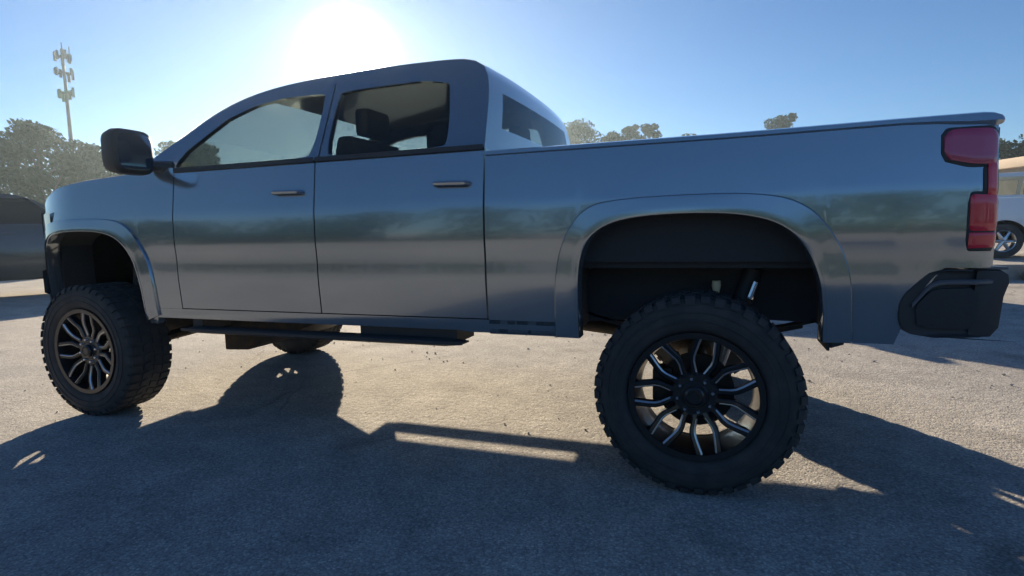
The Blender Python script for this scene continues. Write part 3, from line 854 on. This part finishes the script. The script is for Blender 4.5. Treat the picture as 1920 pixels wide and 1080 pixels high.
        ca = MB(); ca.tube([S(3.55, .50, .52, s), S(3.905, .72, .42, s)], .035, 8); ca.tube([S(4.25, .50, .52, s), S(3.905, .72, .42, s)], .035, 8); ca.tube([S(3.905, .66, .42, s), S(3.905, .60, 1.05, s)], .05, 10); ca.build('suspension_arm', STEEL, T)
    ax = MB(); ax.tube([(0, -.80, .447), (0, .80, .447)], .042, 14); ax.lathe_y([(0, -.16), (.07, -.15), (.13, -.05), (.13, .05), (.07, .15), (0, .16)], 20, (0, .0, .447)); ax.tube([(0, 0, .45), (-.35, 0, .52)], [.08, .05], 12); ax.build('rear_axle', STEEL, T)
    ds_ = MB(); ds_.tube([(-.35, 0, .52), (-2.3, 0, .72)], .045, 12); ds_.build('driveshaft', STEEL, T)
    xm = MB(); xm.box(-4.30, -3.35, -.46, .46, .47, .62); xm.build('lift_crossmember', STEEL, T, bevel=.02)
    sk = MB(); sk.prism([(-3.36, .62), (-3.36, .35), (-3.15, .36), (-2.45, .60), (-2.45, .64)], lambda p: (p[0], -.44, p[1]), lambda p: (p[0], .44, p[1])); sk.build('skid_plate', STEEL, T, bevel=.015)
    ex = MB(); ex.tube([(-2.5, .36, .74), (-1.0, .36, .74), (-.5, .38, .80), (-.15, .40, .96), (.3, .42, .96), (.75, .45, .86), (.95, .50, .84)], .036, 10); ex.build('exhaust_pipe', STEEL, T)
    mu = MB(); mu.tube([(-1.95, .36, .76), (-1.93, .36, .76), (-1.2, .36, .76), (-1.18, .36, .76)], [.05, .10, .10, .05], 14); mu.build('silencer', STEEL, T)
    gb = MB(); gb.box(-3.3, -2.3, -.25, .25, .62, .85); gb.build('gearbox', STEEL, T, bevel=.05)
    ft_ = MB(); ft_.box(-2.2, -.9, -.46, -.1, .68, .92); ft_.build('fuel_tank', BLACK, T, bevel=.04)
    # the body is drawn for a 1.9 m width; bring it to the truck's own width
    def widen(o):
        if o.type == 'MESH':
            for v_ in o.data.vertices: v_.co.y *= 1.105
        for c_ in o.children: widen(c_)
    widen(T)
    # --- wheels
    wz = TY_R - .0005
    w0 = build_big_wheel(T, (0, -(1.135 - HW), wz), 0)
    w1 = copy_tree(w0, T); w1.location = (-3.905, -(1.135 - HW), wz)
    w2 = copy_tree(w0, T); w2.location = (0, 1.135 - HW, wz); w2.rotation_euler = (0, 0, math.pi)
    w3 = copy_tree(w0, T); w3.location = (-3.905, 1.135 - HW, wz); w3.rotation_euler = (0, 0, math.pi)
    return T
lifted_pickup()

# ------------------------------------------------------------------ other parked vehicles
def simple_wheel(parent, x, y, r, out):
    w = part_empty('wheel', parent, (x, y, r), 0 if out < 0 else math.pi)
    t = MB(); t.lathe_y([(r * .62, -.10), (r * .72, -.115), (r * .88, -.115), (r * .97, -.095), (r, -.06), (r, .06), (r * .97, .095), (r * .72, .11), (r * .62, .10)], 40); t.build('tyre', RUBBER, w)
    m = MB(); m.lathe_y([(r * .63, -.10), (r * .58, -.09), (r * .56, 0), (r * .6, .09)], 36)
    for k in range(6):
        a = k * math.pi / 3
        m.tube([(0, -.085, 0), (r * .58 * math.cos(a), -.085, r * .58 * math.sin(a))], [.05, .03], 6)
    m.lathe_y([(0, -.10), (.06, -.10), (.07, -.06), (0, -.06)], 20)
    m.build('rim', MILL, w)
def parked_vehicle(name, label, cat, loc, rz, paint, L=5.3, half=.97, kind='suv', tyre=.38, roofz=1.95, belt=1.25, glass=GLASS):
    """nose towards +x, axis along x"""
    T = thing(name, label, cat, loc, rz, None)
    fx, rx = L * .5 - .95, -L * .5 + 1.12
    ar = tyre + .08; sill = .42
    def zb(x):
        for c in (fx, rx):
            if abs(x - c) < ar: return max(sill, tyre + math.sqrt(max(0, ar * ar - (x - c) ** 2)))
        return sill
    if kind == 'suv': top = [(-L / 2, belt - .02), (L / 2 - 1.55, belt), (L / 2 - 1.2, belt - .04), (L / 2 - .3, belt - .16), (L / 2, belt - .32)]
    else: top = [(-L / 2, belt - .06), (L / 2 - 1.9, belt), (L / 2 - 1.5, belt - .02), (L / 2 - .2, belt - .10), (L / 2, belt - .25)]
    zt = lambda x: interp(x, top)
    def Wd(x, z):
        w = half - .05 * ((z - .85) / .5) ** 2
        e = abs(x) - (L / 2 - .35)
        if e > 0: w -= .20 * (e / .35) ** 2.2
        return w
    xs = sorted(set([-L / 2 + L * i / 90 for i in range(91)] + [c + sgn * ar * k for c in (fx, rx) for sgn in (-1, 1) for k in (.999, 1.001, .97)]))
    for s in (1, -1):
        m = MB(); rows = []
        for x in xs:
            b, t = zb(x), zt(x)
            rows.append([(x, -s * Wd(x, lerp(b, t, j / 14)), lerp(b, t, j / 14)) for j in range(15)])
        m.grid(rows); m.build('body_side', paint, T)
        for c in (fx, rx):
            q = MB(); rows = []
            for i in range(19):
                a = math.pi * i / 18
                rows.append([(c + (ar + o) * math.cos(a), -s * y, tyre + (ar + o) * math.sin(a)) for y, o in ((Wd(c, .8) - .01, 0), (half - .32, 0.01))])
            q.grid(rows); q.add([r[1] for r in rows] + [(c, -s * (half - .32), tyre)], [(i, i + 1, 19) for i in range(18)]); q.build('wheel_well', LINER, T)
            simple_wheel(T, c, -s * (half - .13), tyre, -s)
        d = MB(); d.box(-.13, .13, -.012, .012, -.015, .015)
        for hx in (L * .02, -L * .2) if kind == 'suv' else (L * .0,):
            h = MB().box(hx - .1, hx + .1, -s * Wd(hx, belt - .15) - .02, -s * Wd(hx, belt - .15) + .02, belt - .165, belt - .13).build('door_handle', paint, T, bevel=.01)
        mr = MB(); xm = L / 2 - 1.75
        mr.box(xm - .07, xm + .09, -s * (half + .12) - .11, -s * (half + .12) + .11, belt + .02, belt + .22); mr.build('side_mirror', paint, T, bevel=.04)
        # lamps
        MB().box(L / 2 - .25, L / 2 - .02, -s * .72 - .14, -s * .72 + .14, belt - .42, belt - .28).build('headlight', CLEAR, T, bevel=.03)
        MB().box(-L / 2 - .01, -L / 2 + .12, -s * .74 - .07, -s * .74 + .07, belt - .40, belt - .08).build('tail_light', TAIL, T, bevel=.03)
    # deck (hood, tail) and ends
    m = MB(); m.grid([[(x, k * Wd(x, zt(x)), zt(x) + .05 * (1 - k * k)) for k in [j / 6 - 1 for j in range(13)]] for x in xs]); m.build('body_deck', paint, T)
    for e in (-1, 1):
        x = e * L / 2
        m = MB(); m.grid([[(x + e * .06 * (1 - k * k), k * Wd(x, z), z) for k in [j / 6 - 1 for j in range(13)]] for z in [lerp(sill, zt(x), i / 8) for i in range(9)]]); m.build('body_end', paint, T)
        b = MB(); b.box(x - .10, x + .10, -half * .84, half * .84, .42, .66); b.build('bumper', BLACK, T, bevel=.05)
    MB().box(-L / 2 + .1, L / 2 - .1, -half + .35, half - .35, .36, .5).build('underbody', LINER, T)
    # greenhouse
    if kind == 'suv': outl = [(L / 2 - 1.35, belt - .02), (L / 2 - 2.15, roofz - .10), (L / 2 - 2.6, roofz), (-L / 2 + .75, roofz), (-L / 2 + .35, roofz - .12), (-L / 2 + .12, belt)]
    else: outl = [(L / 2 - 1.7, belt - .02), (L / 2 - 2.45, roofz - .10), (L / 2 - 2.85, roofz), (-.05 * L, roofz), (-.085 * L, roofz - .10), (-.10 * L, belt)]
    oo = rounded(outl, 30, 2)
    gw = lambda z: half - .07 - (z - belt) * .28
    rows = [[(x, k * gw(z), z + .03 * (1 - k * k)) for k in [j / 6 - 1 for j in range(13)]] for x, z in oo]
    nf = [i for i, (x, z) in enumerate(oo) if x > outl[2][0] + .2][-1]; nr = [i for i, (x, z) in enumerate(oo) if x < outl[3][0] - .15][0]
    m = MB(); m.grid(rows[nf:nr + 1]); m.build('roof', paint, T)
    m = MB(); m.grid(rows[:nf + 1]); m.build('windscreen', glass, T)
    m = MB(); m.grid(rows[nr:]); m.build('rear_window', glass, T)
    x0, x1 = oo[-1][0], oo[0][0]
    def inset(poly):
        return poly
    hi = roofz - .10; lo_ = belt + .05
    def xf(z): return interp(z, [(b, a) for a, b in outl[:2][::-1]][::1]) if True else 0
    lx = lambda z: lerp(outl[0][0], outl[1][0], (z - outl[0][1]) / (outl[1][1] - outl[0][1]))
    rxx = lambda z: lerp(outl[-1][0], outl[-2][0], (z - outl[-1][1]) / (outl[-2][1] - outl[-1][1]))
    xm = lerp(lx(lo_), rxx(lo_), .46)
    wins = [[(lx(lo_) - .16, lo_), (lx(hi) - .10, hi), (xm + .05, hi), (xm + .05, lo_)], [(xm - .05, lo_), (xm - .05, hi), (rxx(hi) + .14, hi), (rxx(lo_) + .14, lo_)]]
    for s in (1, -1):
        polys = [oo] + wins; flat = sum(polys, [])
        tri = tessellate_polygon([[Vector((a, b, 0)) for a, b in p] for p in polys])
        m = MB(); m.add([(x, -s * gw(z), z) for x, z in flat], [tuple(t) for t in tri]); m.build('pillars', paint, T, smooth=False)
        for wn in wins:
            q = MB(); q.add([(x, -s * (gw(z) - .015), z) for x, z in wn], [(0, 1, 2, 3)]); q.build('side_window', glass, T)
    st = MB()
    for y in (-.4, .4):
        x = L / 2 - 2.75
        st.box(x - .3, x + .2, y - .24, y + .24, .8, 1.0); st.box(x - .42, x - .28, y - .24, y + .24, .95, belt + .28)
    st.build('seats', SEATM, T, bevel=.04)
    return T
parked_vehicle('white_suv', 'white parked vehicle on the raised lot, seen past the tail light', 'car', (7.85, 14.5, .27), R(2), WHITE, L=5.3, kind='suv', tyre=.40, roofz=1.97, belt=1.40, glass=GLASSC)
parked_vehicle('dark_suv', 'dark parked vehicle hidden beyond the pickup bed, its shadow on the asphalt', 'car', (-.1, 8.5, 0), R(180), DARKP, L=5.4, kind='suv', roofz=1.98, belt=1.3, glass=GLASSD)
parked_vehicle('grey_suv', 'grey parked vehicle at the left edge in front of the pickup nose', 'car', (-14.6, 5.4, 0), R(60), GREYP, L=5.4, half=1.0, kind='suv', roofz=2.2, belt=1.5, glass=GLASSD)

# ------------------------------------------------------------------ loose stones on the asphalt
peb = MB(); rg = random.Random(3)
for i in range(900):
    a = rg.random()
    x = rg.uniform(-6, 5); y = rg.uniform(-2.2, 9)
    s = rg.choice((.003, .004, .005, .006, .009)) * (1.0 if y < 2 else 1.5)
    vs = [Vector((rg.gauss(0, 1), rg.gauss(0, 1), rg.gauss(0, 1))).normalized() for _ in range(6)]
    vs = [(x + s * 1.3, y, s * .5), (x - s * 1.1, y + s * .2, s * .4), (x, y + s, s * .5), (x + s * .2, y - s * .9, s * .5), (x + s * .1, y, s * 1.2), (x, y, -.001)]
    peb.add(vs, [(0, 2, 4), (2, 1, 4), (1, 3, 4), (3, 0, 4), (2, 0, 5), (1, 2, 5), (3, 1, 5), (0, 3, 5)])
for i in range(60):
    x = rg.uniform(-3.2, 3.2); y = rg.uniform(-1.9, .6); s = rg.uniform(.006, .014); a = rg.uniform(0, 6.3)
    peb.add([(x + s * math.cos(a), y + s * math.sin(a), .002), (x - s * .4 * math.sin(a), y + s * .4 * math.cos(a), s * .5), (x - s * math.cos(a), y - s * math.sin(a), .003), (x + s * .4 * math.sin(a), y - s * .4 * math.cos(a), s * .35)], [(0, 1, 2, 3)])
p = peb.build('gravel', STONE, smooth=False, weld=False); tag(p, 'loose pale stones scattered on the asphalt', 'gravel', kind='stuff')
# dry tuft by the kerb
tf = MB(); rg = random.Random(9)
for i in range(70):
    a = rg.uniform(0, 6.3); l = rg.uniform(.12, .38); sp = rg.uniform(.02, .16); x, y = rg.uniform(-.08, .08), rg.uniform(-.05, .05)
    tf.add([(x, y - .006, 0), (x + .012, y + .006, 0), (x + sp * math.cos(a), y + sp * math.sin(a), l)], [(0, 1, 2)])
t = tf.build('grass_tuft', DRYG, smooth=False, weld=False); t.location = (5.75, 10.9, 0); tag(t, 'dry grass tuft standing at the foot of the pale kerb', 'grass tuft')

# ------------------------------------------------------------------ air
hz = MB().box(-175, 175, -115, 155, -1.0, 18.5).build('haze', ASPHALT, smooth=False)
hm = bpy.data.materials.new('haze_air'); hm.use_nodes = True
nt = hm.node_tree
for n in list(nt.nodes): nt.nodes.remove(n)
o = nt.nodes.new('ShaderNodeOutputMaterial'); v = nt.nodes.new('ShaderNodeVolumePrincipled')
v.inputs['Color'].default_value = (0.70, 0.88, 1.0, 1)
v.inputs['Density'].default_value = HAZE
v.inputs['Anisotropy'].default_value = HAZE_G
nt.links.new(v.outputs[0], o.inputs['Volume'])
hz.data.materials.clear(); hz.data.materials.append(hm)
hz['kind'] = 'stuff'; hz['label'] = 'pale sunlit haze filling the air over the parking lot'
